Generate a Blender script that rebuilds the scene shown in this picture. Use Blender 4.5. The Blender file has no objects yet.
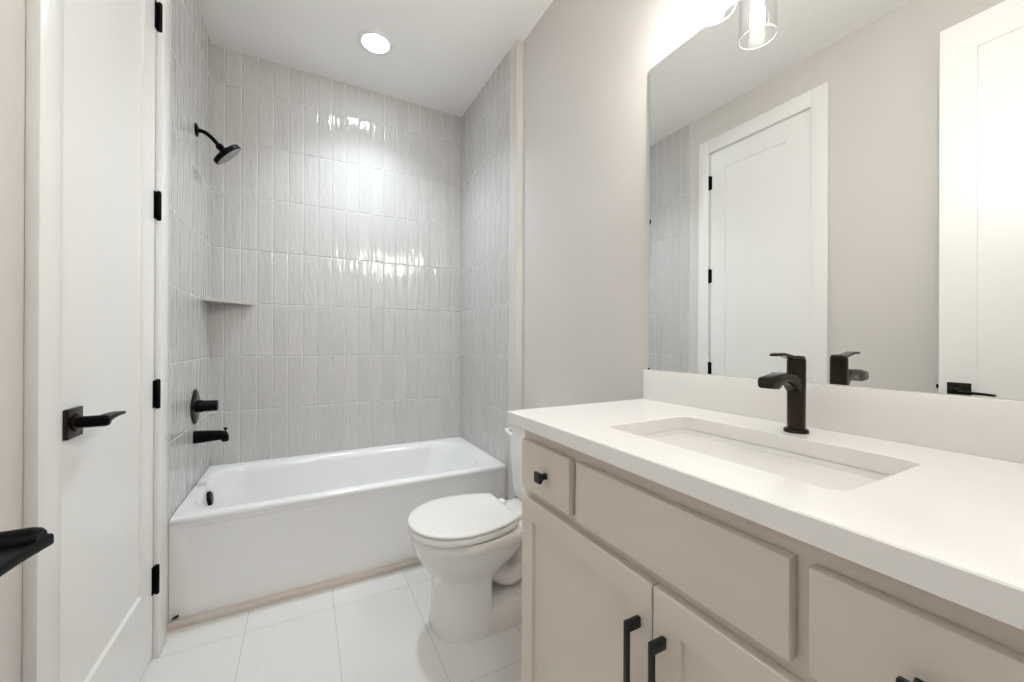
import bpy, bmesh, math, random
from mathutils import Vector, Matrix
random.seed(7)
PI = math.pi
SC = bpy.context.scene
COL = SC.collection

# ------------------------------------------------------------ camera
CAM_Z = 1.1353
cam_d = bpy.data.cameras.new('camera')
cam_d.sensor_fit = 'HORIZONTAL'
cam_d.sensor_width = 36.0
cam_d.lens = 36.0 * 389.6175 / 1024.0
cam_d.clip_start = 0.02
cam = bpy.data.objects.new('camera', cam_d)
COL.objects.link(cam)
TH, PITCH, ROLL = 0.4894, 0.0013, 0.0042
fwd = Vector((math.sin(TH) * math.cos(PITCH), math.cos(TH) * math.cos(PITCH), math.sin(PITCH)))
rgt = Vector((math.cos(TH), -math.sin(TH), 0.0))
upv = rgt.cross(fwd)
rgt2 = rgt * math.cos(ROLL) + upv * math.sin(ROLL)
upv2 = -rgt * math.sin(ROLL) + upv * math.cos(ROLL)
cam.matrix_world = Matrix(((rgt2.x, upv2.x, -fwd.x, 0.0), (rgt2.y, upv2.y, -fwd.y, 0.0),
                           (rgt2.z, upv2.z, -fwd.z, CAM_Z), (0, 0, 0, 1)))
SC.camera = cam

# ------------------------------------------------------------ world, exposure
SC.view_settings.view_transform = 'Standard'
SC.view_settings.look = 'None'
SC.view_settings.exposure = 0.47
SC.view_settings.gamma = 1.0
SC.view_settings.use_curve_mapping = False
world = bpy.data.worlds.new('world')
SC.world = world
world.use_nodes = True
world.node_tree.nodes['Background'].inputs[0].default_value = (1.0, 0.99, 0.97, 1)
world.node_tree.nodes['Background'].inputs[1].default_value = 0.6
SC.cycles.max_bounces = 14
SC.cycles.diffuse_bounces = 8
SC.cycles.glossy_bounces = 8
SC.cycles.transparent_max_bounces = 16
SC.cycles.sample_clamp_indirect = 6.0
SC.cycles.use_denoising = True

DOWNLIGHT_STRENGTH = 36.0       # glow of the round lens in the ceiling
DOWNLIGHT_BEAM = 82.0           # its downward beam, watts
BULB_STRENGTH = 205.0            # the bulbs of the vanity light
FILL_STRENGTH = 30.0            # fill light added in the unseen hall behind the camera


# ------------------------------------------------------------ materials
def mat(name, color, rough=0.5, metallic=0.0, spec=0.5, noise=0.0, nscale=40.0, bump=0.0, bscale=200.0, coat=0.0):
    m = bpy.data.materials.new(name)
    m.use_nodes = True
    nt = m.node_tree
    b = nt.nodes['Principled BSDF']
    b.inputs['Base Color'].default_value = (*color, 1)
    b.inputs['Roughness'].default_value = rough
    b.inputs['Metallic'].default_value = metallic
    b.inputs['Specular IOR Level'].default_value = spec
    b.inputs['Coat Weight'].default_value = coat
    tc = nt.nodes.new('ShaderNodeTexCoord')
    if noise > 0:
        n = nt.nodes.new('ShaderNodeTexNoise')
        n.inputs['Scale'].default_value = nscale
        n.inputs['Detail'].default_value = 4
        nt.links.new(tc.outputs['Object'], n.inputs['Vector'])
        mx = nt.nodes.new('ShaderNodeMix')
        mx.data_type = 'RGBA'
        mx.inputs[6].default_value = (*[c * (1 - noise) for c in color], 1)
        mx.inputs[7].default_value = (*[min(1, c * (1 + noise)) for c in color], 1)
        nt.links.new(n.outputs['Fac'], mx.inputs[0])
        nt.links.new(mx.outputs[2], b.inputs['Base Color'])
    if bump > 0:
        n2 = nt.nodes.new('ShaderNodeTexNoise')
        n2.inputs['Scale'].default_value = bscale
        n2.inputs['Detail'].default_value = 3
        nt.links.new(tc.outputs['Object'], n2.inputs['Vector'])
        bp = nt.nodes.new('ShaderNodeBump')
        bp.inputs['Distance'].default_value = bump
        nt.links.new(n2.outputs['Fac'], bp.inputs['Height'])
        nt.links.new(bp.outputs['Normal'], b.inputs['Normal'])
    return m


def emit(name, color, strength):
    m = bpy.data.materials.new(name)
    m.use_nodes = True
    nt = m.node_tree
    nt.nodes.clear()
    o = nt.nodes.new('ShaderNodeOutputMaterial')
    e = nt.nodes.new('ShaderNodeEmission')
    e.inputs[0].default_value = (*color, 1)
    e.inputs[1].default_value = strength
    nt.links.new(e.outputs[0], o.inputs[0])
    return m


class NB:
    """tiny helper to write math node chains"""
    def __init__(self, nt):
        self.nt = nt

    def m(self, op, *args):
        n = self.nt.nodes.new('ShaderNodeMath')
        n.operation = op
        for i, a in enumerate(args):
            if isinstance(a, (int, float)):
                n.inputs[i].default_value = a
            else:
                self.nt.links.new(a, n.inputs[i])
        return n.outputs[0]

    def smooth(self, x, lo, hi):
        n = self.nt.nodes.new('ShaderNodeMapRange')
        n.interpolation_type = 'SMOOTHSTEP'
        n.inputs['From Min'].default_value = lo
        n.inputs['From Max'].default_value = hi
        self.nt.links.new(x, n.inputs['Value'])
        return n.outputs['Result']


def tile_material(name, axis, off_a, pitch_a, off_z, pitch_z, base, grout, rough, wave, groutw, pillow,
                  edge_h=0.0012, vary=0.03, vscale=(26.0, 5.5), second='Z', streak=0.0):
    m = bpy.data.materials.new(name)
    m.use_nodes = True
    nt = m.node_tree
    b = nt.nodes['Principled BSDF']
    nb = NB(nt)
    tc = nt.nodes.new('ShaderNodeTexCoord')
    sp = nt.nodes.new('ShaderNodeSeparateXYZ')
    nt.links.new(tc.outputs['Object'], sp.inputs[0])
    A = nb.m('DIVIDE', nb.m('SUBTRACT', sp.outputs[axis], off_a), pitch_a)
    Z = nb.m('DIVIDE', nb.m('SUBTRACT', sp.outputs[second], off_z), pitch_z)
    fa, fz = nb.m('FLOOR', A), nb.m('FLOOR', Z)
    da = nb.m('MULTIPLY', nb.m('SUBTRACT', 0.5, nb.m('ABSOLUTE', nb.m('SUBTRACT', nb.m('SUBTRACT', A, fa), 0.5))), pitch_a)
    dz = nb.m('MULTIPLY', nb.m('SUBTRACT', 0.5, nb.m('ABSOLUTE', nb.m('SUBTRACT', nb.m('SUBTRACT', Z, fz), 0.5))), pitch_z)
    d = nb.m('MINIMUM', da, dz)
    face = nb.smooth(d, groutw * 0.55, groutw)
    hill = nb.smooth(d, groutw * 0.6, groutw * 0.6 + pillow)
    # a random number for every tile
    cb = nt.nodes.new('ShaderNodeCombineXYZ')
    nt.links.new(fa, cb.inputs[0])
    nt.links.new(fz, cb.inputs[1])
    wn = nt.nodes.new('ShaderNodeTexWhiteNoise')
    wn.noise_dimensions = '2D'
    nt.links.new(cb.outputs[0], wn.inputs['Vector'])
    rnd = wn.outputs['Value']
    cv = nt.nodes.new('ShaderNodeCombineXYZ')
    nt.links.new(nb.m('MULTIPLY', sp.outputs[axis], vscale[0]), cv.inputs[0])
    nt.links.new(nb.m('MULTIPLY', sp.outputs[second], vscale[1]), cv.inputs[1])
    nz = nt.nodes.new('ShaderNodeTexNoise')
    nz.noise_dimensions = '4D'
    nz.inputs['Scale'].default_value = 1.0
    nz.inputs['Detail'].default_value = 1.5
    nt.links.new(cv.outputs[0], nz.inputs['Vector'])
    nt.links.new(nb.m('MULTIPLY', rnd, 37.0), nz.inputs['W'])
    cv2 = nt.nodes.new('ShaderNodeCombineXYZ')
    nt.links.new(nb.m('ADD', nb.m('MULTIPLY', sp.outputs[axis], vscale[0] * 2.6), nb.m('MULTIPLY', sp.outputs[second], vscale[0] * 0.3)), cv2.inputs[0])
    nt.links.new(nb.m('MULTIPLY', sp.outputs[second], vscale[1] * 2.4), cv2.inputs[1])
    nz2 = nt.nodes.new('ShaderNodeTexNoise')
    nz2.noise_dimensions = '4D'
    nz2.inputs['Scale'].default_value = 1.0
    nz2.inputs['Detail'].default_value = 0.5
    nt.links.new(cv2.outputs[0], nz2.inputs['Vector'])
    nt.links.new(nb.m('MULTIPLY', rnd, 53.0), nz2.inputs['W'])
    und = nb.m('ADD', nb.m('MULTIPLY', nz.outputs['Fac'], wave), nb.m('MULTIPLY', nz2.outputs['Fac'], wave * 0.36))
    h = nb.m('ADD', nb.m('MULTIPLY', hill, edge_h), nb.m('MULTIPLY', und, face))
    bp = nt.nodes.new('ShaderNodeBump')
    bp.inputs['Distance'].default_value = 1.0
    bp.inputs['Strength'].default_value = 1.0
    nt.links.new(h, bp.inputs['Height'])
    nt.links.new(bp.outputs['Normal'], b.inputs['Normal'])
    tone = nb.m('ADD', 1.0 - vary, nb.m('MULTIPLY', rnd, 2 * vary))
    if streak > 0:
        cs = nt.nodes.new('ShaderNodeCombineXYZ')
        nt.links.new(nb.m('MULTIPLY', sp.outputs[axis], 160.0), cs.inputs[0])
        nt.links.new(nb.m('MULTIPLY', sp.outputs[second], 6.0), cs.inputs[1])
        ns = nt.nodes.new('ShaderNodeTexNoise')
        ns.inputs['Detail'].default_value = 3
        ns.inputs['Scale'].default_value = 1.0
        nt.links.new(cs.outputs[0], ns.inputs['Vector'])
        tone = nb.m('MULTIPLY', tone, nb.m('ADD', 1 - streak / 2, nb.m('MULTIPLY', ns.outputs['Fac'], streak)))
    vm = nt.nodes.new('ShaderNodeVectorMath')
    vm.operation = 'SCALE'
    vm.inputs[0].default_value = base
    nt.links.new(tone, vm.inputs['Scale'])
    mx = nt.nodes.new('ShaderNodeMix')
    mx.data_type = 'RGBA'
    mx.inputs[6].default_value = (*grout, 1)
    nt.links.new(vm.outputs[0], mx.inputs[7])
    nt.links.new(face, mx.inputs[0])
    nt.links.new(mx.outputs[2], b.inputs['Base Color'])
    rr = nb.m('ADD', 0.6, nb.m('MULTIPLY', face, rough - 0.6))
    nt.links.new(rr, b.inputs['Roughness'])
    return m


PAINT = mat('wall_paint', (0.640, 0.612, 0.584), 0.55, noise=0.012, bump=0.0004, bscale=300)
CEIL = mat('ceiling_paint', (0.85, 0.84, 0.825), 0.75, noise=0.01, bump=0.0006, bscale=160)
TRIM = mat('white_trim_paint', (0.83, 0.825, 0.81), 0.32, noise=0.006)
BLACK = mat('matte_black_metal', (0.003, 0.003, 0.003), 0.34, metallic=0.0, spec=0.07)
BLACKP = mat('dark_bronze_metal', (0.034, 0.027, 0.020), 0.20, metallic=0.85, spec=0.3)
DARKPULL = mat('dark_grey_pull_metal', (0.020, 0.021, 0.024), 0.36, metallic=0.2, spec=0.3)
CAB = mat('greige_cabinet_paint', (0.67, 0.602, 0.53), 0.38, noise=0.008)
QUARTZ = mat('white_quartz', (0.83, 0.815, 0.79), 0.22, noise=0.012, nscale=18)
PORC = mat('white_porcelain', (0.80, 0.785, 0.76), 0.10, noise=0.005, coat=0.4)
SEATM = mat('white_seat_plastic', (0.83, 0.82, 0.80), 0.22, noise=0.004)
TUBM = mat('white_tub_acrylic', (0.80, 0.80, 0.80), 0.13, noise=0.004)
SHELFM = mat('beige_stone_shelf', (0.50, 0.47, 0.43), 0.35, noise=0.05, nscale=60)
STRIPM = mat('tan_apron_strip', (0.66, 0.595, 0.525), 0.6, noise=0.015, nscale=30)
EDGEM = mat('pale_tile_edging', (0.58, 0.565, 0.54), 0.3, noise=0.01)
CHROME = mat('steel', (0.7, 0.7, 0.7), 0.18, metallic=1.0)
NOZZLE = mat('grey_nozzle_face', (0.30, 0.30, 0.31), 0.35, noise=0.25, nscale=220)
SCRAP = mat('black_scrap', (0.015, 0.014, 0.013), 0.5)

TILE_B = (0.555, 0.543, 0.532)
GROUT = (0.85, 0.84, 0.825)
Z0, PH, PW = 1.3532, 0.3128, 0.0801
T_BACK = tile_material('grey_glazed_tile_back', 'X', -0.4096, PW, Z0, PH, TILE_B, GROUT, 0.055, 0.0062, 0.0022, 0.006)
T_SIDE = tile_material('grey_glazed_tile_side', 'Y', 2.7456 - 0.03, PW, Z0, PH, TILE_B, GROUT, 0.055, 0.0062, 0.0022, 0.006)
T_FLOOR = tile_material('pale_floor_tile', 'X', -0.20, 0.316, 1.82, 0.61, (0.715, 0.705, 0.685), (0.58, 0.565, 0.54), 0.34,
                        0.0002, 0.0022, 0.002, edge_h=0.0004, vary=0.012, vscale=(3.0, 2.0), second='Y', streak=0.06)


def mirror_material():
    m = bpy.data.materials.new('mirror_silver')
    m.use_nodes = True
    b = m.node_tree.nodes['Principled BSDF']
    b.inputs['Base Color'].default_value = (0.90, 0.91, 0.90, 1)
    b.inputs['Metallic'].default_value = 1.0
    b.inputs['Roughness'].default_value = 0.0
    return m


def thin_glass():
    m = bpy.data.materials.new('clear_seeded_glass')
    m.use_nodes = True
    nt = m.node_tree
    nt.nodes.clear()
    o = nt.nodes.new('ShaderNodeOutputMaterial')
    t = nt.nodes.new('ShaderNodeBsdfTransparent')
    t.inputs[0].default_value = (0.97, 0.98, 0.98, 1)
    g = nt.nodes.new('ShaderNodeBsdfGlossy')
    g.inputs['Roughness'].default_value = 0.04
    lw = nt.nodes.new('ShaderNodeLayerWeight')
    lw.inputs[0].default_value = 0.5
    tc = nt.nodes.new('ShaderNodeTexCoord')
    n = nt.nodes.new('ShaderNodeTexNoise')
    n.inputs['Scale'].default_value = 42
    nt.links.new(tc.outputs['Object'], n.inputs['Vector'])
    bp = nt.nodes.new('ShaderNodeBump')
    bp.inputs['Distance'].default_value = 0.0006
    nt.links.new(n.outputs['Fac'], bp.inputs['Height'])
    nt.links.new(bp.outputs['Normal'], g.inputs['Normal'])
    nt.links.new(bp.outputs['Normal'], lw.inputs['Normal'])
    mx = nt.nodes.new('ShaderNodeMixShader')
    nb = NB(nt)
    nt.links.new(nb.m('ADD', 0.03, nb.m('MULTIPLY', nb.m('POWER', lw.outputs['Facing'], 3.0), 0.55)), mx.inputs[0])
    nt.links.new(t.outputs[0], mx.inputs[1])
    nt.links.new(g.outputs[0], mx.inputs[2])
    nt.links.new(mx.outputs[0], o.inputs[0])
    return m


MIRROR = mirror_material()
GLASS = thin_glass()
GLASSRIM = mat('glass_rim_glow', (0.85, 0.87, 0.87), 0.25)  # white colour stands in for light glowing in the clear glass edge
GLASSRIM.node_tree.nodes['Principled BSDF'].inputs['Transmission Weight'].default_value = 0.45
LENS = emit('downlight_lens', (0.82, 0.92, 1.0), DOWNLIGHT_STRENGTH)
BULB = emit('warm_bulb', (1.0, 0.96, 0.905), BULB_STRENGTH)
FILLM = emit('added_fill_glow', (0.97, 0.985, 1.0), FILL_STRENGTH)

# ------------------------------------------------------------ mesh helpers
WLOC = {}


def finish(bm, sharp=38):
    bmesh.ops.recalc_face_normals(bm, faces=bm.faces[:])
    lim = math.radians(sharp)
    for f in bm.faces:
        f.smooth = True
    for e in bm.edges:
        if len(e.link_faces) == 2 and e.calc_face_angle(0) > lim:
            e.smooth = False


def obj(name, bm, m, parent=None, loc=None, sharp=38):
    finish(bm, sharp)
    if loc is None:
        xs = [v.co for v in bm.verts]
        lo = Vector((min(c.x for c in xs), min(c.y for c in xs), min(c.z for c in xs)))
        hi = Vector((max(c.x for c in xs), max(c.y for c in xs), max(c.z for c in xs)))
        loc = Vector(((lo.x + hi.x) / 2, (lo.y + hi.y) / 2, lo.z))
    loc = Vector(loc)
    bmesh.ops.translate(bm, verts=bm.verts[:], vec=-loc)
    me = bpy.data.meshes.new(name)
    bm.to_mesh(me)
    bm.free()
    o = bpy.data.objects.new(name, me)
    COL.objects.link(o)
    if m:
        me.materials.append(m)
    WLOC[o] = loc
    if parent is not None:
        o.parent = parent
        o.location = loc - WLOC[parent]
    else:
        o.location = loc
    return o


def tag(o, label, cat, group=None):
    o['label'] = label
    o['category'] = cat
    if group:
        o['group'] = group
    return o


def thing(name, label, cat, loc, group=None):
    o = bpy.data.objects.new(name, None)
    COL.objects.link(o)
    o.empty_display_size = 0.05
    o.location = loc
    WLOC[o] = Vector(loc)
    return tag(o, label, cat, group)


def struct(name, bm, m, loc=(0, 0, 0), sharp=38):
    o = obj(name, bm, m, None, loc, sharp)
    o['kind'] = 'structure'
    return o


def box(bm, x0, x1, y0, y1, z0, z1, bev=0.0, seg=2):
    vs = [bm.verts.new((x, y, z)) for x in (x0, x1) for y in (y0, y1) for z in (z0, z1)]
    idx = ((0, 1, 3, 2), (4, 6, 7, 5), (0, 4, 5, 1), (2, 3, 7, 6), (0, 2, 6, 4), (1, 5, 7, 3))
    fs = [bm.faces.new([vs[i] for i in f]) for f in idx]
    if bev > 0:
        es = list({e for f in fs for e in f.edges})
        bmesh.ops.bevel(bm, geom=es, offset=bev, segments=seg, affect='EDGES', profile=0.5, clamp_overlap=True)
    return bm


def bx(*a, **k):
    return box(bmesh.new(), *a, **k)


def loft(bm, rings, cap0=True, cap1=True):
    vr = [[bm.verts.new(p) for p in r] for r in rings]
    n = len(vr[0])
    for a, b in zip(vr, vr[1:]):
        for i in range(n):
            j = (i + 1) % n
            bm.faces.new((a[i], a[j], b[j], b[i]))
    if cap0:
        bm.faces.new(vr[0][::-1])
    if cap1:
        bm.faces.new(vr[-1])
    return vr


def rrect(u0, u1, v0, v1, r, nc=6):
    """rounded rectangle, ccw list of (u, v)"""
    r = min(r, (u1 - u0) / 2 - 1e-5, (v1 - v0) / 2 - 1e-5)
    out = []
    for cx, cy, a0 in ((u1 - r, v1 - r, 0), (u0 + r, v1 - r, PI / 2), (u0 + r, v0 + r, PI), (u1 - r, v0 + r, 1.5 * PI)):
        for k in range(nc + 1):
            a = a0 + k / nc * PI / 2
            out.append((cx + r * math.cos(a), cy + r * math.sin(a)))
    return out


def frame_of(d):
    d = Vector(d).normalized()
    ref = Vector((0, 0, 1)) if abs(d.z) < 0.9 else Vector((0, 1, 0))
    a = ref.cross(d).normalized()
    return d, a, d.cross(a)


def lathe(bm, prof, origin, axis, n=32, cap0=True, cap1=True):
    """prof: list of (radius, height along axis)"""
    d, a, b = frame_of(axis)
    o = Vector(origin)
    rings = [[o + d * h + (a * math.cos(2 * PI * i / n) + b * math.sin(2 * PI * i / n)) * max(r, 1e-4) for i in range(n)] for r, h in prof]
    loft(bm, rings, cap0, cap1)
    return bm


def tube(bm, pts, radii, n=16, squash=None, side=None):
    """sweep along pts; radii scalar or list; squash = list of (half along side, half along other)"""
    pts = [Vector(p) for p in pts]
    rings = []
    for i, p in enumerate(pts):
        t = (pts[min(i + 1, len(pts) - 1)] - pts[max(i - 1, 0)]).normalized()
        s = Vector(side) if side is not None else frame_of(t)[1]
        s = (s - t * s.dot(t)).normalized()
        w = t.cross(s)
        if squash:
            ru, rv = squash[i]
        else:
            ru = rv = radii[i] if isinstance(radii, (list, tuple)) else radii
        rings.append([p + s * ru * math.cos(2 * PI * k / n) + w * rv * math.sin(2 * PI * k / n) for k in range(n)])
    loft(bm, rings)
    return bm


def spline(ctrl, n=8):
    """Catmull-Rom through ctrl points"""
    c = [Vector(p) for p in ctrl]
    c = [c[0] * 2 - c[1]] + c + [c[-1] * 2 - c[-2]]
    out = []
    for i in range(1, len(c) - 2):
        for k in range(n):
            t = k / n
            p0, p1, p2, p3 = c[i - 1], c[i], c[i + 1], c[i + 2]
            out.append(0.5 * ((2 * p1) + (p2 - p0) * t + (2 * p0 - 5 * p1 + 4 * p2 - p3) * t * t + (3 * p1 - p0 - 3 * p2 + p3) * t ** 3))
    out.append(c[-2])
    return out


# ------------------------------------------------------------ dimensions
XT = -0.471                 # tiled face of the left alcove wall
XW = -0.474                 # painted left wall
XR = 1.0695                 # painted right wall
XA = 1.029                  # alcove right wall (furred out)
YB = 2.7456                 # tiled back wall
YF = -0.10                  # near wall
H = 2.807
TUB_Y = 1.9915
RIM = 0.425
ZC = 0.937                  # counter top

# ------------------------------------------------------------ setting
struct('floor', bx(-0.6, 1.25, -1.75, YB + 0.1, -0.08, 0.0), T_FLOOR)
struct('ceiling', bx(-0.6, 1.25, -1.75, YB + 0.1, H, H + 0.08), CEIL)
struct('wall_back', bx(-0.60, 1.20, YB, YB + 0.1, 0, H), T_BACK)
# left painted wall with the closet door opening
DY0, DY1, DZ1 = 1.176, 1.828, 2.507
b = bmesh.new()
box(b, -0.60, XW, YF - 0.12, DY0, 0, H)
box(b, -0.60, XW, DY1, 1.993, 0, H)
box(b, -0.60, XW, DY0, DY1, DZ1, H)
struct('wall_left', b, PAINT)
struct('wall_left_alcove', bx(-0.60, XT, 1.993, YB, 0, H), T_SIDE)
# right wall and the furred-out alcove end
struct('wall_right', bx(XR, 1.20, YF - 0.12, 1.888, 0, H), PAINT)
struct('wall_right_alcove', bx(XA, 1.20, 1.976, YB, 0, H), T_SIDE)
struct('wall_right_return', bx(XA, 1.20, 1.888, 1.973, 0, H), PAINT)
struct('trim_1', bx(XA - 0.0015, XA + 0.02, 1.9725, 1.9765, RIM, H), EDGEM)
# near wall with the entry doorway
OX0, OX1, OZ = -0.290, 0.455, 2.50
b = bmesh.new()
box(b, -0.60, OX0 - 0.02, YF - 0.12, YF, 0, H)
box(b, OX1 + 0.02, XR, YF - 0.12, YF, 0, H)
box(b, OX0 - 0.02, OX1 + 0.02, YF - 0.12, YF, OZ + 0.02, H)
struct('wall_front', b, PAINT)
b = bmesh.new()
for s in (0, 1):
    ya, yb = ((YF, YF + 0.017), (YF - 0.137, YF - 0.12))[s]
    box(b, OX1 + 0.006, OX1 + 0.098, ya, yb, 0, OZ + 0.10, 0.003)
    box(b, OX0 - 0.006, OX1 + 0.006, ya, yb, OZ + 0.006, OZ + 0.10, 0.003)
box(b, OX0 - 0.098, OX0 - 0.006, YF - 0.137, YF - 0.12, 0, OZ + 0.10, 0.003)
box(b, OX0 - 0.02, OX0, YF - 0.12, YF, 0, OZ + 0.02)
box(b, OX1, OX1 + 0.02, YF - 0.12, YF, 0, OZ + 0.02)
box(b, OX0, OX1, YF - 0.12, YF, OZ, OZ + 0.02)
struct('trim_2', b, TRIM)
# hall outside the entry doorway
struct('wall_hall_back', bx(-0.60, 1.20, -1.75, -1.65, 0, H), PAINT)
struct('wall_hall_left', bx(-0.70, -0.60, -1.75, YF - 0.12, 0, H), PAINT)
struct('wall_hall_right', bx(1.20, 1.30, -1.75, YF - 0.12, 0, H), PAINT)

# closet door casing (three sides) with jambs
b = bmesh.new()
XC = -0.453
CY0, CY1, CZ1 = 1.095, 1.906, 2.600
iy0, iy1, iz1 = DY0 + 0.003, DY1 - 0.003, DZ1 - 0.003
box(b, XW, XC, CY0, iy0, 0, CZ1, 0.003)
box(b, XW, XC, iy1, CY1, 0, CZ1, 0.003)
box(b, XW, XC, iy0 - 0.001, iy1 + 0.001, iz1, CZ1, 0.003)
box(b, -0.59, XW, DY0 - 0.002, DY0 + 0.003, 0, DZ1)
box(b, -0.59, XW, DY1 - 0.003, DY1 + 0.002, 0, DZ1)
box(b, -0.59, XW, DY0, DY1, DZ1 - 0.003, DZ1 + 0.002)
struct('trim_3', b, TRIM)
# tan strip at the foot of the tub apron
struct('trim_4', bx(XT + 0.001, XA - 0.001, TUB_Y - 0.022, TUB_Y + 0.012, 0.0, 0.022, 0.003), STRIPM)
# baseboards
b = bmesh.new()
box(b, XR - 0.014, XR, 0.99, 1.888, 0, 0.13, 0.003)
struct('baseboard_right', b, TRIM)
b = bmesh.new()
box(b, XW, XW + 0.014, YF, CY0, 0, 0.13, 0.003)
struct('baseboard_left', b, TRIM)


# ------------------------------------------------------------ doors
def shaker_door(bm, xf, sgn, thick, y0, y1, z0, z1, py0, py1, pz0, pz1, rec=0.007):
    """slab with one recessed panel on its face at x = xf; sgn = +1 when the face looks to +x"""
    def ring(ya, yb, za, zb, x):
        return [(x, ya, za), (x, yb, za), (x, yb, zb), (x, ya, zb)]
    e = 0.002
    rings = [ring(y0, y1, z0, z1, xf - sgn * thick), ring(y0, y1, z0, z1, xf - sgn * e),
             ring(y0 + e, y1 - e, z0 + e, z1 - e, xf),
             ring(py0, py1, pz0, pz1, xf), ring(py0 + 0.0015, py1 - 0.0015, pz0 + 0.008, pz1 - 0.003, xf - sgn * rec)]
    loft(bm, rings)
    return bm


def add_handle(door, xf, yc, zc, ydir, drop=0.0):
    """lever handle on a face at x = xf looking to +x; the lever points along ydir"""
    r = bmesh.new()
    box(r, xf, xf + 0.009, yc - 0.034, yc + 0.034, zc - 0.034, zc + 0.034, 0.0015)
    lathe(r, [(0.021, 0.0), (0.021, 0.004), (0.017, 0.006)], (xf + 0.009, yc, zc), (1, 0, 0), 24)
    rose = obj('door_handle', r, BLACKP, door)
    rose['label'] = 'black lever handle on a square rose'
    l = bmesh.new()
    lathe(l, [(0.0135, 0.010), (0.0135, 0.058), (0.012, 0.064), (0.010, 0.066)], (xf, yc, zc), (1, 0, 0), 24)
    # flat blade: wide in x, thin in z, gently arched
    secs = []
    for k in range(11):
        t = k / 10
        y = yc + ydir * (-0.012 + 0.118 * t)
        hw = 0.0155 - 0.003 * t
        xcen = xf + 0.054 - 0.004 * t
        zz = zc - drop + 0.002 + 0.003 * math.sin(PI * t)
        th = 0.0062 - 0.0022 * t
        secs.append([Vector((xcen + u, y, zz + v)) for u, v in rrect(-hw, hw, -th, th, 0.003, 3)])
    loft(l, secs)
    obj('lever', l, BLACK, rose)
    return rose


door1 = struct('door_1', shaker_door(bmesh.new(), -0.472, 1, 0.035, DY0 + 0.006, DY1 - 0.006, 0.012, DZ1 - 0.006,
                                     1.318, 1.712, 0.282, 2.369), TRIM, loc=(-0.49, DY1, 0.012))
tag(door1, 'closed white one-panel door in the left wall with black hinges', 'door')
add_handle(door1, -0.472, 1.262, 0.945, 1)
for zc in (2.290, 1.615, 0.943, 0.281):
    h = bmesh.new()
    yk = DY1 + 0.002
    lathe(h, [(0.0045, -0.053), (0.0075, -0.049), (0.0075, 0.049), (0.0045, 0.053)], (-0.462, yk - 0.004, zc), (0, 0, 1), 14)
    for zz in (-0.024, 0.0, 0.024):
        lathe(h, [(0.0079, zz - 0.001), (0.0079, zz + 0.001)], (-0.462, yk - 0.004, zc), (0, 0, 1), 14)
    box(h, -0.4725, -0.4685, yk - 0.022, yk - 0.002, zc - 0.048, zc + 0.048, 0.0006)
    hg = obj('hinge', h, BLACK, door1)
    hg['label'] = 'black butt hinge'

# open entry door, standing parallel to the left wall
EX = -0.2945
EY0, EY1, EZ1 = YF + 0.012, 0.620, 2.482
door2 = struct('door_2', shaker_door(bmesh.new(), EX, 1, 0.036, EY0, EY1, 0.012, EZ1, EY0 + 0.11, EY1 - 0.108, 0.28, 2.352),
               TRIM, loc=(EX - 0.018, EY0, 0.012))
tag(door2, 'open white entry door beside the camera, seen in the mirror', 'door')
add_handle(door2, EX, 0.559, 0.937, -1, 0.007)
bb = bmesh.new()
box(bb, EX - 0.026, EX - 0.010, EY1 - 0.001, EY1 + 0.002, 0.92, 0.978, 0.0005)
box(bb, EX - 0.024, EX - 0.012, EY1, EY1 + 0.011, 0.940, 0.958, 0.002)
lb = obj('latch_bolt', bb, BLACKP, door2)
lb['label'] = 'dark latch bolt in the door edge'
r = bmesh.new()
box(r, EX - 0.045, EX - 0.036, 0.523, 0.591, 0.915, 0.983, 0.0015)
rose2 = obj('door_handle', r, BLACKP, door2)
l = bmesh.new()
lathe(l, [(0.0135, 0.0), (0.0135, 0.050)], (EX - 0.045, 0.557, 0.949), (-1, 0, 0), 20)
box(l, EX - 0.100, EX - 0.078, 0.451, 0.569, 0.945, 0.956, 0.003)
obj('lever', l, BLACK, rose2)
for zc in (2.26, 1.60, 0.93, 0.28):
    h = bmesh.new()
    lathe(h, [(0.0045, -0.052), (0.0072, -0.048), (0.0072, 0.048), (0.0045, 0.052)], (EX + 0.006, EY0 - 0.007, zc), (0, 0, 1), 14)
    box(h, EX - 0.03, EX + 0.004, EY0 - 0.003, EY0 - 0.0005, zc - 0.048, zc + 0.048)
    obj('hinge', h, BLACK, door2)

# ------------------------------------------------------------ bathtub
tub = thing('bathtub', 'white alcove bathtub with a flat panelled apron along the back wall', 'bathtub', (0.279, 2.36, 0))
X0, X1, Y0, Y1 = XT + 0.0015, XA - 0.0015, TUB_Y, YB - 0.0015


def zr(pts, z):
    return [Vector((x, y, z)) for x, y in pts]


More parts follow.
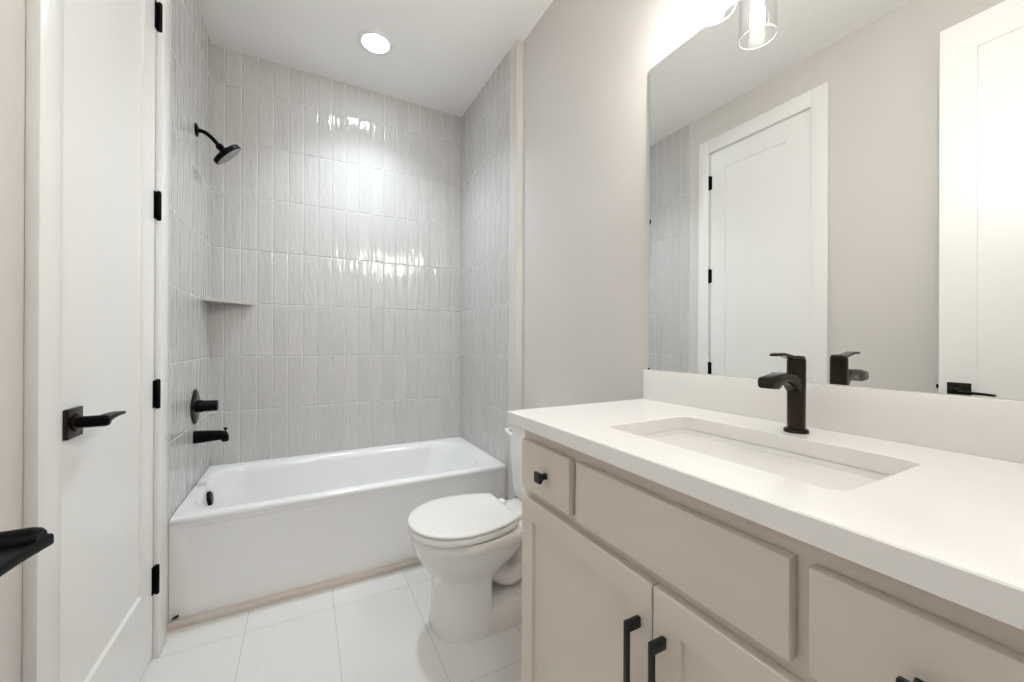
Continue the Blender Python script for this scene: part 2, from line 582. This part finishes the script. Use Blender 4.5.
NC = 10
b = bmesh.new()
rings = [zr(rrect(X0, X1, Y0 + 0.014, Y1, 0.004, NC), 0.03),
         zr(rrect(X0, X1, Y0 + 0.014, Y1, 0.004, NC), RIM - 0.040),
         zr(rrect(X0, X1, Y0 + 0.006, Y1, 0.004, NC), RIM - 0.030),
         zr(rrect(X0, X1, Y0 + 0.001, Y1, 0.004, NC), RIM - 0.016),
         zr(rrect(X0, X1, Y0 + 0.002, Y1, 0.005, NC), RIM - 0.006),
         zr(rrect(X0 + 0.001, X1 - 0.001, Y0 + 0.010, Y1 - 0.001, 0.006, NC), RIM),
         zr(rrect(-0.436, 0.945, TUB_Y + 0.060, YB - 0.062, 0.16, NC), RIM),
         zr(rrect(-0.430, 0.938, TUB_Y + 0.067, YB - 0.069, 0.156, NC), RIM - 0.003),
         zr(rrect(-0.424, 0.930, TUB_Y + 0.074, YB - 0.076, 0.152, NC), RIM - 0.012),
         zr(rrect(-0.416, 0.905, TUB_Y + 0.082, YB - 0.084, 0.148, NC), RIM - 0.045),
         zr(rrect(-0.400, 0.830, TUB_Y + 0.096, YB - 0.098, 0.145, NC), RIM - 0.16),
         zr(rrect(-0.385, 0.735, TUB_Y + 0.112, YB - 0.114, 0.14, NC), 0.135),
         zr(rrect(-0.365, 0.690, TUB_Y + 0.130, YB - 0.132, 0.13, NC), 0.095),
         zr(rrect(-0.320, 0.640, TUB_Y + 0.170, YB - 0.172, 0.10, NC), 0.082)]
loft(b, rings)
obj('basin', b, TUBM, tub, sharp=50)
# apron with a slightly recessed, flared panel
b = bmesh.new()
XM = (X0 + X1) / 2


def flared(hw, z0, z1, r, y):
    out = []
    for u, v in rrect(-hw, hw, z0, z1, r, NC):
        out.append(Vector((XM + u * (1 + 0.42 * (v - z0)), y, v)))
    return out


ya = Y0 + 0.006
rings = [[Vector((x, ya + 0.012, z)) for x, z in rrect(X0, X1, 0.020, RIM - 0.024, 0.002, NC)],
         [Vector((x, ya, z)) for x, z in rrect(X0, X1, 0.020, RIM - 0.024, 0.002, NC)],
         flared(0.652, 0.076, 0.385, 0.05, ya), flared(0.640, 0.088, 0.378, 0.045, ya + 0.006)]
loft(b, rings)
ap = obj('apron', b, TUBM, tub, sharp=60)
b = bmesh.new()
lathe(b, [(0.034, 0.0), (0.034, 0.010), (0.030, 0.016), (0.012, 0.018)], (-0.414, 2.385, 0.358), Vector((1, 0, 0.12)), 28)
ov = obj('overflow_cover', b, BLACK, tub)
ov['label'] = 'round black overflow cover'
b = bmesh.new()
lathe(b, [(0.034, 0.0), (0.034, 0.003), (0.024, 0.005), (0.022, 0.010), (0.010, 0.011)], (-0.22, 2.37, 0.082), (0, 0, 1), 28)
dr = obj('drain', b, BLACK, tub)
dr['label'] = 'round black drain stopper'
b = bmesh.new()
tube(b, [(-0.458, 1.9885, 0.030), (-0.452, 1.9870, 0.036), (-0.444, 1.9870, 0.0375), (-0.436, 1.988, 0.040)], [0.002, 0.0045, 0.006, 0.004], 8)
tag(obj('plastic_scrap', b, SCRAP), 'small black scrap at the left foot of the tub apron', 'scrap')

# ------------------------------------------------------------ shower fittings
YP = 2.40
sh = thing('shower_sprayer', 'black shower head on a curved arm high on the left tiled wall', 'shower head', (XT, YP, 2.160))
b = bmesh.new()
lathe(b, [(0.031, 0.0), (0.031, 0.003), (0.024, 0.008), (0.012, 0.011)], (XT, YP, 2.160), (1, 0, 0), 28)
obj('flange', b, BLACK, sh)
b = bmesh.new()
tube(b, spline([(XT + 0.004, YP, 2.160), (XT + 0.030, YP, 2.158), (XT + 0.055, YP, 2.143), (XT + 0.076, YP, 2.121), (XT + 0.089, YP + 0.001, 2.105)], 6), 0.0095, 14)
obj('arm', b, BLACK, sh)
hd = Vector((0.70, 0.17, -0.69)).normalized()
ho = Vector((XT + 0.086, YP, 2.108))
b = bmesh.new()
lathe(b, [(0.012, 0.0), (0.017, 0.004), (0.017, 0.018), (0.013, 0.022), (0.022, 0.030), (0.045, 0.036), (0.067, 0.041), (0.071, 0.046),
          (0.071, 0.060), (0.069, 0.063)], ho, hd, 36)
head = obj('spray_head', b, BLACK, sh)
b = bmesh.new()
lathe(b, [(0.063, 0.0628), (0.060, 0.0660), (0.02, 0.0665)], ho, hd, 36)
d_, a_, c_ = frame_of(hd)
for rad, cnt in ((0.050, 22), (0.036, 15), (0.020, 8)):
    for k in range(cnt):
        an = 2 * PI * k / cnt
        p = ho + d_ * 0.0660 + (a_ * math.cos(an) + c_ * math.sin(an)) * rad
        lathe(b, [(0.0028, 0.0), (0.0016, 0.003)], p, hd, 6)
nf = obj('nozzle_face', b, NOZZLE, head)
nf['label'] = 'grey nozzle face'

va = thing('shower_valve', 'black shower valve with lever on the left tiled wall, above the spout', 'shower valve', (XT, YP, 0.812))
b = bmesh.new()


def softsq(R, x):  # round plate with four flattened sides
    out = []
    for k in range(48):
        a = 2 * PI * k / 48
        rr = R / (abs(math.cos(a)) ** 3.0 + abs(math.sin(a)) ** 3.0) ** (1 / 3.0)
        out.append(Vector((x, YP + rr * math.cos(a + PI / 4), 0.812 + rr * math.sin(a + PI / 4))))
    return out


loft(b, [softsq(0.076, XT), softsq(0.077, XT + 0.004), softsq(0.072, XT + 0.009), softsq(0.040, XT + 0.013)])
obj('escutcheon', b, BLACKP, va)
b = bmesh.new()
lathe(b, [(0.030, 0.010), (0.030, 0.030), (0.0275, 0.034), (0.0255, 0.088), (0.024, 0.091), (0.008, 0.092)], (XT, YP, 0.812), (1, 0, 0), 30)
box(b, XT + 0.070, XT + 0.088, YP - 0.012, YP + 0.012, 0.800, 0.824, 0.002)
obj('handle', b, BLACK, va)

sp_ = thing('tub_spout', 'black tub spout with diverter knob on the left tiled wall', 'tub spout', (XT, YP, 0.663))
b = bmesh.new()
secs = []
for x, hw, zt, zb in ((0.0, 0.029, 0.029, -0.029), (0.010, 0.028, 0.028, -0.029), (0.05, 0.026, 0.026, -0.027), (0.095, 0.024, 0.022, -0.023),
                      (0.108, 0.023, 0.021, -0.024), (0.112, 0.023, 0.020, -0.034), (0.130, 0.022, 0.012, -0.034), (0.136, 0.019, -0.002, -0.032)):
    secs.append([Vector((XT + x, YP + u, 0.663 + v)) for u, v in rrect(-hw, hw, zb, zt, 0.016, 5)])
loft(b, secs)
spo = obj('spout_body', b, BLACK, sp_, sharp=60)
b = bmesh.new()
lathe(b, [(0.0035, 0.0), (0.0035, 0.010), (0.0085, 0.013), (0.0085, 0.019), (0.005, 0.021)], (XT + 0.123, YP, 0.677), (0, 0, 1), 16)
obj('diverter_knob', b, BLACK, sp_)

# corner shelf
b = bmesh.new()
outl = [(XT, YB), (XT, 2.52)]
for k in range(1, 12):
    t = k / 12
    p0, p1, p2 = Vector((XT, 2.52)), Vector((XT + 0.105, 2.585)), Vector((-0.259, YB))
    p = p0 * (1 - t) ** 2 + p1 * 2 * t * (1 - t) + p2 * t * t
    outl.append((p.x, p.y))
outl.append((-0.259, YB))
loft(b, [zr(outl, 1.342), zr(outl, 1.362)])
bmesh.ops.bevel(b, geom=[e for e in b.edges if abs(e.verts[0].co.z - e.verts[1].co.z) < 1e-4], offset=0.003, segments=2, affect='EDGES')
tag(obj('corner_shelf', b, SHELFM), 'grey stone corner shelf where the left and back tiled walls meet', 'shelf')

# ------------------------------------------------------------ recessed light
dl = thing('recessed_ceiling_light', 'round recessed light glowing in the ceiling over the tub', 'ceiling light', (0.345, 2.288, H))
b = bmesh.new()
lathe(b, [(0.096, 0.0), (0.096, 0.003), (0.090, 0.006), (0.072, 0.007), (0.070, 0.003)], (0.345, 2.288, H), (0, 0, -1), 48, True, False)
obj('trim_ring', b, mat('white_light_trim', (0.78, 0.78, 0.77), 0.4), dl)
b = bmesh.new()
lathe(b, [(0.0705, 0.0035), (0.060, 0.006), (0.03, 0.0075), (0.004, 0.008)], (0.345, 2.288, H), (0, 0, -1), 40, True, True)
obj('lens', b, LENS, dl)
spot_d = bpy.data.lights.new('downlight_beam', 'SPOT')
spot_d.energy = DOWNLIGHT_BEAM
spot_d.color = (0.82, 0.92, 1.0)
spot_d.spot_size = math.radians(122)
spot_d.spot_blend = 1.0
spot_d.shadow_soft_size = 0.065
spot = bpy.data.objects.new('downlight_beam', spot_d)
COL.objects.link(spot)
spot.parent = dl
spot.location = (0, 0, -0.012)

# ------------------------------------------------------------ toilet
YT = 1.508
to = thing('toilet', 'white two-piece toilet with closed lid beside the vanity', 'toilet', (0.70, YT, 0))


def egg(xf, xb, xm, hw, z, n=4.0, cnt=64, yc=YT, nf=2.0):
    out = []
    for k in range(cnt):
        a = 2 * PI * k / cnt
        c, s = math.cos(a), math.sin(a)
        if c >= 0:
            x = xm - (xm - xf) * abs(c) ** (2 / nf)
            y = hw * math.copysign(abs(s) ** (2 / nf), s)
        else:
            x = xm + (xb - xm) * abs(c) ** (2 / n)
            y = hw * math.copysign(abs(s) ** (2 / n), s)
        out.append(Vector((x, yc + y, z)))
    return out


def lidring(xf, xb, xm, hw, z, L=0.30, cnt=64, yc=YT):
    """front half ellipse; the sides keep tapering backwards and end in a straight back edge"""
    out = []
    ac = math.acos(min(0.999, (xb - xm) / L))
    q = cnt // 4
    for k in range(-q, q):                       # front
        a = k / q * PI / 2
        out.append(Vector((xm - (xm - xf) * math.cos(a), yc + hw * math.sin(a), z)))
    m = q - 4
    side = []
    for k in range(m):
        a = PI / 2 - (PI / 2 - ac) * k / (m - 1)
        side.append((xm + L * math.cos(a), hw * math.sin(a)))
    yb = side[-1][1]
    for x, y in side:
        out.append(Vector((x, yc + y, z)))
    for k in range(1, 9):
        out.append(Vector((xb, yc + yb - 2 * yb * k / 9, z)))
    for x, y in side[:0:-1]:
        out.append(Vector((x, yc - y, z)))
    return out


b = bmesh.new()
loft(b, [egg(0.438, 0.648, 0.565, 0.1425, 0.0, 12), egg(0.436, 0.648, 0.565, 0.1435, 0.010, 12), egg(0.442, 0.646, 0.565, 0.139, 0.04, 12),
         egg(0.444, 0.646, 0.565, 0.138, 0.12, 12), egg(0.444, 0.648, 0.565, 0.138, 0.195, 10), egg(0.438, 0.655, 0.565, 0.1395, 0.218, 7),
         egg(0.424, 0.68, 0.57, 0.146, 0.236, 5), egg(0.405, 0.72, 0.57, 0.157, 0.257, 4), egg(0.387, 0.77, 0.575, 0.169, 0.285, 3.4),
         egg(0.373, 0.81, 0.575, 0.178, 0.315, 3.2), egg(0.366, 0.83, 0.575, 0.1825, 0.338, 3.2), egg(0.363, 0.84, 0.575, 0.184, 0.346, 3.2),
         egg(0.360, 0.84, 0.575, 0.187, 0.350, 3.2), egg(0.359, 0.84, 0.575, 0.188, 0.380, 3.2), egg(0.364, 0.835, 0.575, 0.183, 0.386, 3.2),
         egg(0.40, 0.78, 0.575, 0.150, 0.386, 3.2), egg(0.42, 0.74, 0.575, 0.13, 0.36, 3.0), egg(0.47, 0.66, 0.575, 0.08, 0.26, 2.2)])
# plinth behind the pedestal
loft(b, [egg(0.56, 1.00, 0.80, 0.1425, 0.0, 5, nf=12), egg(0.56, 1.00, 0.80, 0.1435, 0.010, 5, nf=12), egg(0.56, 0.998, 0.80, 0.139, 0.04, 5, nf=12),
         egg(0.56, 0.997, 0.80, 0.138, 0.078, 5, nf=12), egg(0.56, 0.99, 0.80, 0.130, 0.094, 5, nf=12), egg(0.60, 0.97, 0.80, 0.100, 0.102, 5, nf=8)])
# trapway
path = spline([(0.62, YT, 0.235), (0.70, YT, 0.185), (0.755, YT, 0.155), (0.815, YT, 0.185), (0.845, YT, 0.255), (0.88, YT, 0.315), (0.94, YT, 0.31),
               (0.965, YT, 0.22), (0.955, YT, 0.10), (0.95, YT, 0.05)], 7)
tube(b, path, None, 24, squash=[(0.096, 0.052)] * len(path), side=(0, 1, 0))
# deck that carries the tank
loft(b, [egg(0.74, 1.045, 0.9, 0.09, 0.29, 5, nf=4), egg(0.72, 1.05, 0.9, 0.112, 0.345, 5, nf=4), egg(0.72, 1.052, 0.9, 0.120, 0.385, 5, nf=4),
         egg(0.73, 1.048, 0.9, 0.114, 0.392, 5, nf=4)])
bowl = obj('bowl', b, PORC, to, sharp=48)
for s in (-1, 1):
    b = bmesh.new()
    lathe(b, [(0.015, 0.0), (0.015, 0.010), (0.010, 0.018), (0.003, 0.020)], (0.775, YT + s * 0.112, 0.094), (0, 0, 1), 18)
    obj('bolt_cap', b, PORC, to)
# seat ring
b = bmesh.new()
so = []
for z, g in ((0.3905, 0.005), (0.3925, 0.001), (0.402, 0.0), (0.413, 0.001), (0.4165, 0.006), (0.4165, 0.05), (0.404, 0.058), (0.3905, 0.056)):
    so.append(lidring(0.350 + g, 0.757 - g, 0.545, 0.1895 - g, z, 0.30 - g * 0.5))
vr = loft(b, so, False, False)
n_ = len(vr[0])
for i in range(n_):
    j = (i + 1) % n_
    b.faces.new((vr[-1][i], vr[-1][j], vr[0][j], vr[0][i]))
obj('seat', b, SEATM, to, sharp=60)
b = bmesh.new()
loft(b, [lidring(0.353, 0.756, 0.545, 0.186, 0.4200), lidring(0.349, 0.759, 0.545, 0.190, 0.4215), lidring(0.348, 0.760, 0.545, 0.191, 0.426),
         lidring(0.350, 0.759, 0.545, 0.1895, 0.4295), lidring(0.355, 0.756, 0.545, 0.185, 0.4320), lidring(0.38, 0.735, 0.545, 0.162, 0.4340),
         lidring(0.44, 0.69, 0.545, 0.10, 0.4348)])
obj('lid', b, SEATM, to, sharp=60)
for s in (-1, 1):
    b = bmesh.new()
    box(b, 0.762, 0.800, YT + s * 0.075 - 0.020, YT + s * 0.075 + 0.020, 0.391, 0.418, 0.008, 3)
    obj('hinge_cap', b, SEATM, to)


def tank_ring(x0, hw, z, r=0.032, x1=1.062):
    return zr(rrect(x0, x1, YT - hw, YT + hw, r, 6), z)


b = bmesh.new()
loft(b, [tank_ring(0.900, 0.150, 0.393, 0.03), tank_ring(0.890, 0.160, 0.402), tank_ring(0.884, 0.165, 0.45), tank_ring(0.872, 0.176, 0.70), tank_ring(0.870, 0.178, 0.742)])
obj('tank', b, PORC, to, sharp=50)
b = bmesh.new()
loft(b, [tank_ring(0.866, 0.181, 0.7425, 0.034, 1.064), tank_ring(0.861, 0.186, 0.747, 0.036, 1.066), tank_ring(0.861, 0.186, 0.764, 0.036, 1.066),
         tank_ring(0.866, 0.181, 0.772, 0.034, 1.064), tank_ring(0.90, 0.15, 0.775, 0.03, 1.04)])
obj('tank_lid', b, PORC, to, sharp=50)
b = bmesh.new()
lathe(b, [(0.014, 0.0), (0.014, 0.008), (0.009, 0.012), (0.009, 0.022)], (0.872, YT + 0.145, 0.712), (-1, 0, 0), 18)
tube(b, [(0.852, YT + 0.150, 0.712), (0.846, YT + 0.125, 0.710), (0.842, YT + 0.085, 0.706), (0.842, YT + 0.070, 0.705)],
     None, 14, squash=[(0.010, 0.007), (0.009, 0.006), (0.010, 0.006), (0.006, 0.004)], side=(0, 0, 1))
obj('flush_lever', b, SEATM, to)

for o_ in to.children:
    if o_.name.split('.')[0] in ('bowl', 'seat', 'lid', 'hinge_cap', 'bolt_cap'):
        o_.location.x += 0.009

# ------------------------------------------------------------ vanity cabinet
XF, XD = 0.555, 0.535        # face frame, front of doors and drawers
VY0, VY1 = YF + 0.003, 0.962
cb = thing('vanity_cabinet', 'greige painted vanity cabinet with shaker doors under the white counter', 'cabinet', (0.80, 0.44, 0))
ZU = ZC - 0.033              # underside of the counter
b = bmesh.new()
box(b, XF, XF + 0.02, VY0, VY1, 0.105, ZU, 0.001)                # face frame
box(b, XF + 0.02, XR - 0.001, VY1 - 0.018, VY1, 0.0, ZU)         # far side
box(b, XF + 0.02, XR - 0.001, VY0, VY0 + 0.018, 0.0, ZU)         # near side
box(b, XF + 0.02, XR - 0.001, VY0 + 0.018, VY1 - 0.018, 0.105, 0.123)
box(b, XF + 0.075, XF + 0.09, VY0 + 0.018, VY1 - 0.018, 0.0, 0.105)
body = obj('carcass', b, CAB, cb)


def slab_front(name, y0, y1, z0, z1):
    b = bmesh.new()
    box(b, XD, XF - 0.001, y0, y1, z0, z1, 0.0018, 2)
    return obj(name, b, CAB, cb)


def knob(parent, y, z):
    b = bmesh.new()
    def sq(h, x, r):
        return [Vector((x, y + u, z + v)) for u, v in rrect(-h, h, -h, h, r, 3)]
    loft(b, [sq(0.0075, XD, 0.003), sq(0.0065, XD - 0.006, 0.003), sq(0.0075, XD - 0.012, 0.003), sq(0.0120, XD - 0.019, 0.002),
             sq(0.0128, XD - 0.021, 0.002), sq(0.0128, XD - 0.026, 0.002), sq(0.0120, XD - 0.027, 0.002)])
    k = obj('knob', b, DARKPULL, parent)
    k['label'] = 'square black knob'


def shaker_front(name, y0, y1, z0, z1, hy):
    b = bmesh.new()
    e, fr = 0.0018, 0.056
    def ring(g, x):
        return [(x, y0 + g, z0 + g), (x, y1 - g, z0 + g), (x, y1 - g, z1 - g), (x, y0 + g, z1 - g)]
    loft(b, [ring(0, XF - 0.001), ring(0, XD + e), ring(e, XD), ring(fr, XD), ring(fr + 0.001, XD + 0.0085)])
    d = obj(name, b, CAB, cb)
    b = bmesh.new()
    zt, zb_ = 0.642, 0.490
    for zz in (zt - 0.0095, zb_ + 0.0095):
        box(b, XD - 0.030, XD, hy - 0.0045, hy + 0.0045, zz - 0.0095, zz + 0.0095, 0.0015)
    box(b, XD - 0.034, XD - 0.026, hy - 0.005, hy + 0.005, zb_, zt, 0.0015)
    h = obj('handle', b, DARKPULL, d)
    h['label'] = 'dark grey bar pull'


d1 = slab_front('drawer', 0.7255, 0.942, 0.736, 0.866)
knob(d1, 0.822, 0.798)
slab_front('false_front', 0.266, 0.700, 0.736, 0.866)
d2 = slab_front('drawer', 0.022, 0.245, 0.736, 0.866)
knob(d2, 0.146, 0.798)
shaker_front('door', 0.4845, 0.942, 0.125, 0.712, 0.512)
shaker_front('door', 0.022, 0.4815, 0.125, 0.712, 0.456)

# ------------------------------------------------------------ counter, backsplash, sink
b = bmesh.new()
CX0, CX1, CYA, CYB = 0.513, XR - 0.001, YF + 0.001, 0.990
SX0, SX1, SY0, SY1, SR = 0.628, 0.908, 0.249, 0.707, 0.028
top_o = rrect(CX0 + 0.002, CX1, CYA, CYB - 0.002, 0.003, 8)
mid_o = rrect(CX0, CX1, CYA, CYB, 0.003, 8)
hole = rrect(SX0, SX1, SY0, SY1, SR, 8)
hole_t = rrect(SX0 - 0.0015, SX1 + 0.0015, SY0 - 0.0015, SY1 + 0.0015, SR, 8)
vr = loft(b, [zr(hole, ZC - 0.0015), zr(hole_t, ZC), zr(top_o, ZC), zr(mid_o, ZC - 0.002), zr(mid_o, ZU), zr(hole, ZU)], False, False)
n_ = len(vr[0])
for i in range(n_):
    j = (i + 1) % n_
    b.faces.new((vr[-1][i], vr[-1][j], vr[0][j], vr[0][i]))
tag(obj('countertop', b, QUARTZ, sharp=30), 'white quartz countertop with a cut-out for the sink on the greige vanity', 'countertop')
b = bx(XR - 0.021, XR - 0.001, CYA, CYB - 0.001, ZC, 1.0395, 0.0012)
tag(obj('backsplash', b, QUARTZ), 'low white quartz backsplash strip below the mirror', 'backsplash')

sk = thing('undermount_sink', 'white rectangular undermount sink set below the countertop', 'sink', ((SX0 + SX1) / 2, 0.475, 0.77))
b = bmesh.new()


def skr(g, z, r):
    return zr(rrect(SX0 + g, SX1 - g, SY0 + g, SY1 - g, r, 8), z)


zt = ZU - 0.001
loft(b, [skr(-0.018, zt - 0.012, 0.04), skr(-0.018, zt, 0.04), skr(-0.001, zt, 0.029), skr(0.0015, zt - 0.003, 0.03), skr(0.004, zt - 0.03, 0.031), skr(0.012, zt - 0.095, 0.036),
         skr(0.020, zt - 0.113, 0.036), skr(0.034, zt - 0.122, 0.034), skr(0.10, zt - 0.127, 0.03), skr(0.1301, zt - 0.1285, 0.008),
         ])
obj('basin', b, PORC, sk, sharp=60)
b = bmesh.new()
lathe(b, [(0.026, 0.0), (0.026, 0.003), (0.018, 0.0035), (0.017, 0.006), (0.006, 0.007)], ((SX0 + SX1) / 2, 0.475, zt - 0.1285), (0, 0, 1), 24)
obj('drain', b, BLACK, sk)

# ------------------------------------------------------------ faucet
FX, FY = 0.966, 0.4675
fa = thing('faucet', 'dark single-handle bathroom faucet behind the sink', 'faucet', (FX, FY, ZC))
b = bmesh.new()
lathe(b, [(0.0238, 0.0), (0.0238, 0.004), (0.0222, 0.008), (0.018, 0.010)], (FX, FY, ZC), (0, 0, 1), 36)
obj('base_ring', b, BLACKP, fa)
b = bmesh.new()
lathe(b, [(0.0172, 0.008), (0.0175, 0.06), (0.0179, 0.126), (0.0170, 0.1275)], (FX, FY, ZC), (0, 0, 1), 36)
obj('body', b, BLACKP, fa)
b = bmesh.new()
lathe(b, [(0.0166, 0.127), (0.0179, 0.1285), (0.0179, 0.158), (0.0170, 0.1635), (0.0140, 0.166), (0.004, 0.167)], (FX, FY, ZC), (0, 0, 1), 36)
hub = obj('handle_hub', b, BLACKP, fa)
b = bmesh.new()
secs = []
for x, hw, zz, th in ((0.012, 0.013, 0.1640, 0.0045), (-0.010, 0.0130, 0.1655, 0.0045), (-0.030, 0.0115, 0.1665, 0.004), (-0.052, 0.0110, 0.1705, 0.0035),
                      (-0.075, 0.0115, 0.1735, 0.0032), (-0.094, 0.0115, 0.1730, 0.0030), (-0.103, 0.0085, 0.1715, 0.0022)):
    secs.append([Vector((FX + x * 0.87, FY + u, ZC + zz + v)) for u, v in rrect(-hw, hw, -th, th, 0.0025, 3)])
loft(b, secs)
obj('lever', b, BLACKP, hub, sharp=50)
b = bmesh.new()
secs = []
# arched spout, section across its run
for x, zt_, zb_, hw in ((-0.004, 0.116, 0.080, 0.0150), (-0.016, 0.1235, 0.089, 0.0150), (-0.028, 0.1285, 0.1000, 0.0150), (-0.042, 0.1315, 0.1085, 0.0150),
                        (-0.058, 0.1328, 0.1130, 0.0150), (-0.076, 0.1328, 0.1130, 0.0152), (-0.092, 0.1320, 0.1085, 0.0155),
                        (-0.102, 0.1310, 0.1030, 0.0158), (-0.108, 0.1300, 0.1005, 0.0158), (-0.136, 0.1260, 0.1025, 0.0158), (-0.139, 0.1245, 0.1035, 0.0152)):
    secs.append([Vector((FX + x * 0.86, FY + u, ZC + v)) for u, v in rrect(-hw, hw, zb_, zt_, 0.006, 4)])
loft(b, secs)
obj('spout', b, BLACKP, fa, sharp=60)

# ------------------------------------------------------------ mirror
b = bx(XR - 0.0065, XR - 0.0008, 0.037, 0.9775, 1.0398, 2.091, 0.0012, 1)
mi = tag(obj('mirror', b, MIRROR, sharp=8), 'large frameless mirror on the right wall above the backsplash', 'mirror')
b = bx(XR - 0.009, XR - 0.0064, 0.9745, 0.9800, 1.040, 1.0450, 0.0005)
ck = obj('clip', b, BLACK, mi)
ck['label'] = 'small black mirror clip'

# ------------------------------------------------------------ vanity light above the mirror
VX = 0.968
YS = (0.6648, 0.4448, 0.2248)
vl = thing('vanity_light', 'vanity light with clear glass shades and glowing bulbs above the mirror', 'wall light', (XR, 0.4448, 2.25))
b = bx(XR - 0.022, XR - 0.0008, 0.4448 - 0.29, 0.4448 + 0.29, 2.215, 2.305, 0.004)
obj('backplate', b, BLACK, vl)
ZS = 2.021
for y in YS:
    b = bmesh.new()
    tube(b, spline([(XR - 0.02, y, 2.26), (VX + 0.04, y, 2.262), (VX + 0.010, y, 2.250), (VX, y, 2.225)], 6), 0.007, 12)
    lathe(b, [(0.024, 0.0), (0.024, 0.045), (0.014, 0.052), (0.008, 0.054)], (VX, y, 2.180), (0, 0, 1), 24)
    obj('lamp_holder', b, BLACK, vl)
    b = bmesh.new()
    pr = [(0.0462, 0.0), (0.0478, 0.0015), (0.0476, 0.06), (0.0465, 0.12), (0.042, 0.148), (0.030, 0.158), (0.0245, 0.160)]
    pi_ = [(0.0225, 0.157), (0.029, 0.1545), (0.040, 0.145), (0.0444, 0.119), (0.0454, 0.06), (0.0456, 0.0015)]
    lathe(b, pr + pi_ + [(0.0462, 0.0)], (VX, y, ZS), (0, 0, 1), 40, False, False)
    gs = obj('glass_shade', b, GLASS, vl)
    gs['label'] = 'clear seeded glass shade'
    b = bmesh.new()
    rr_ = []
    for q in range(8):
        a = 2 * PI * q / 8
        R = 0.0467 + 0.0014 * math.cos(a)
        rr_.append([Vector((VX + R * math.cos(2 * PI * k / 40), y + R * math.sin(2 * PI * k / 40), ZS + 0.0014 * math.sin(a))) for k in range(40)])
    vr = loft(b, rr_, False, False)
    for i in range(40):
        j = (i + 1) % 40
        b.faces.new((vr[-1][i], vr[-1][j], vr[0][j], vr[0][i]))
    rm = obj('rim', b, GLASSRIM, gs)
    rm['label'] = 'glass rim with the glow of its edge painted white'
    b = bmesh.new()
    lathe(b, [(0.003, 0.022), (0.010, 0.024), (0.0160, 0.032), (0.0185, 0.045), (0.0185, 0.060), (0.0165, 0.085), (0.0140, 0.110), (0.013, 0.158)], (VX, y, ZS), (0, 0, 1), 24)
    obj('bulb', b, BULB, vl)

# ------------------------------------------------------------ fill light added in the unseen hall
b = bmesh.new()
lathe(b, [(0.16, 0.0), (0.16, 0.03), (0.13, 0.055), (0.01, 0.065)], (0.15, -0.95, H), (0, 0, -1), 40)
tag(obj('hall_fill_light', b, FILLM), 'round glowing disc added as fill light in the unseen hall behind the camera', 'ceiling light')
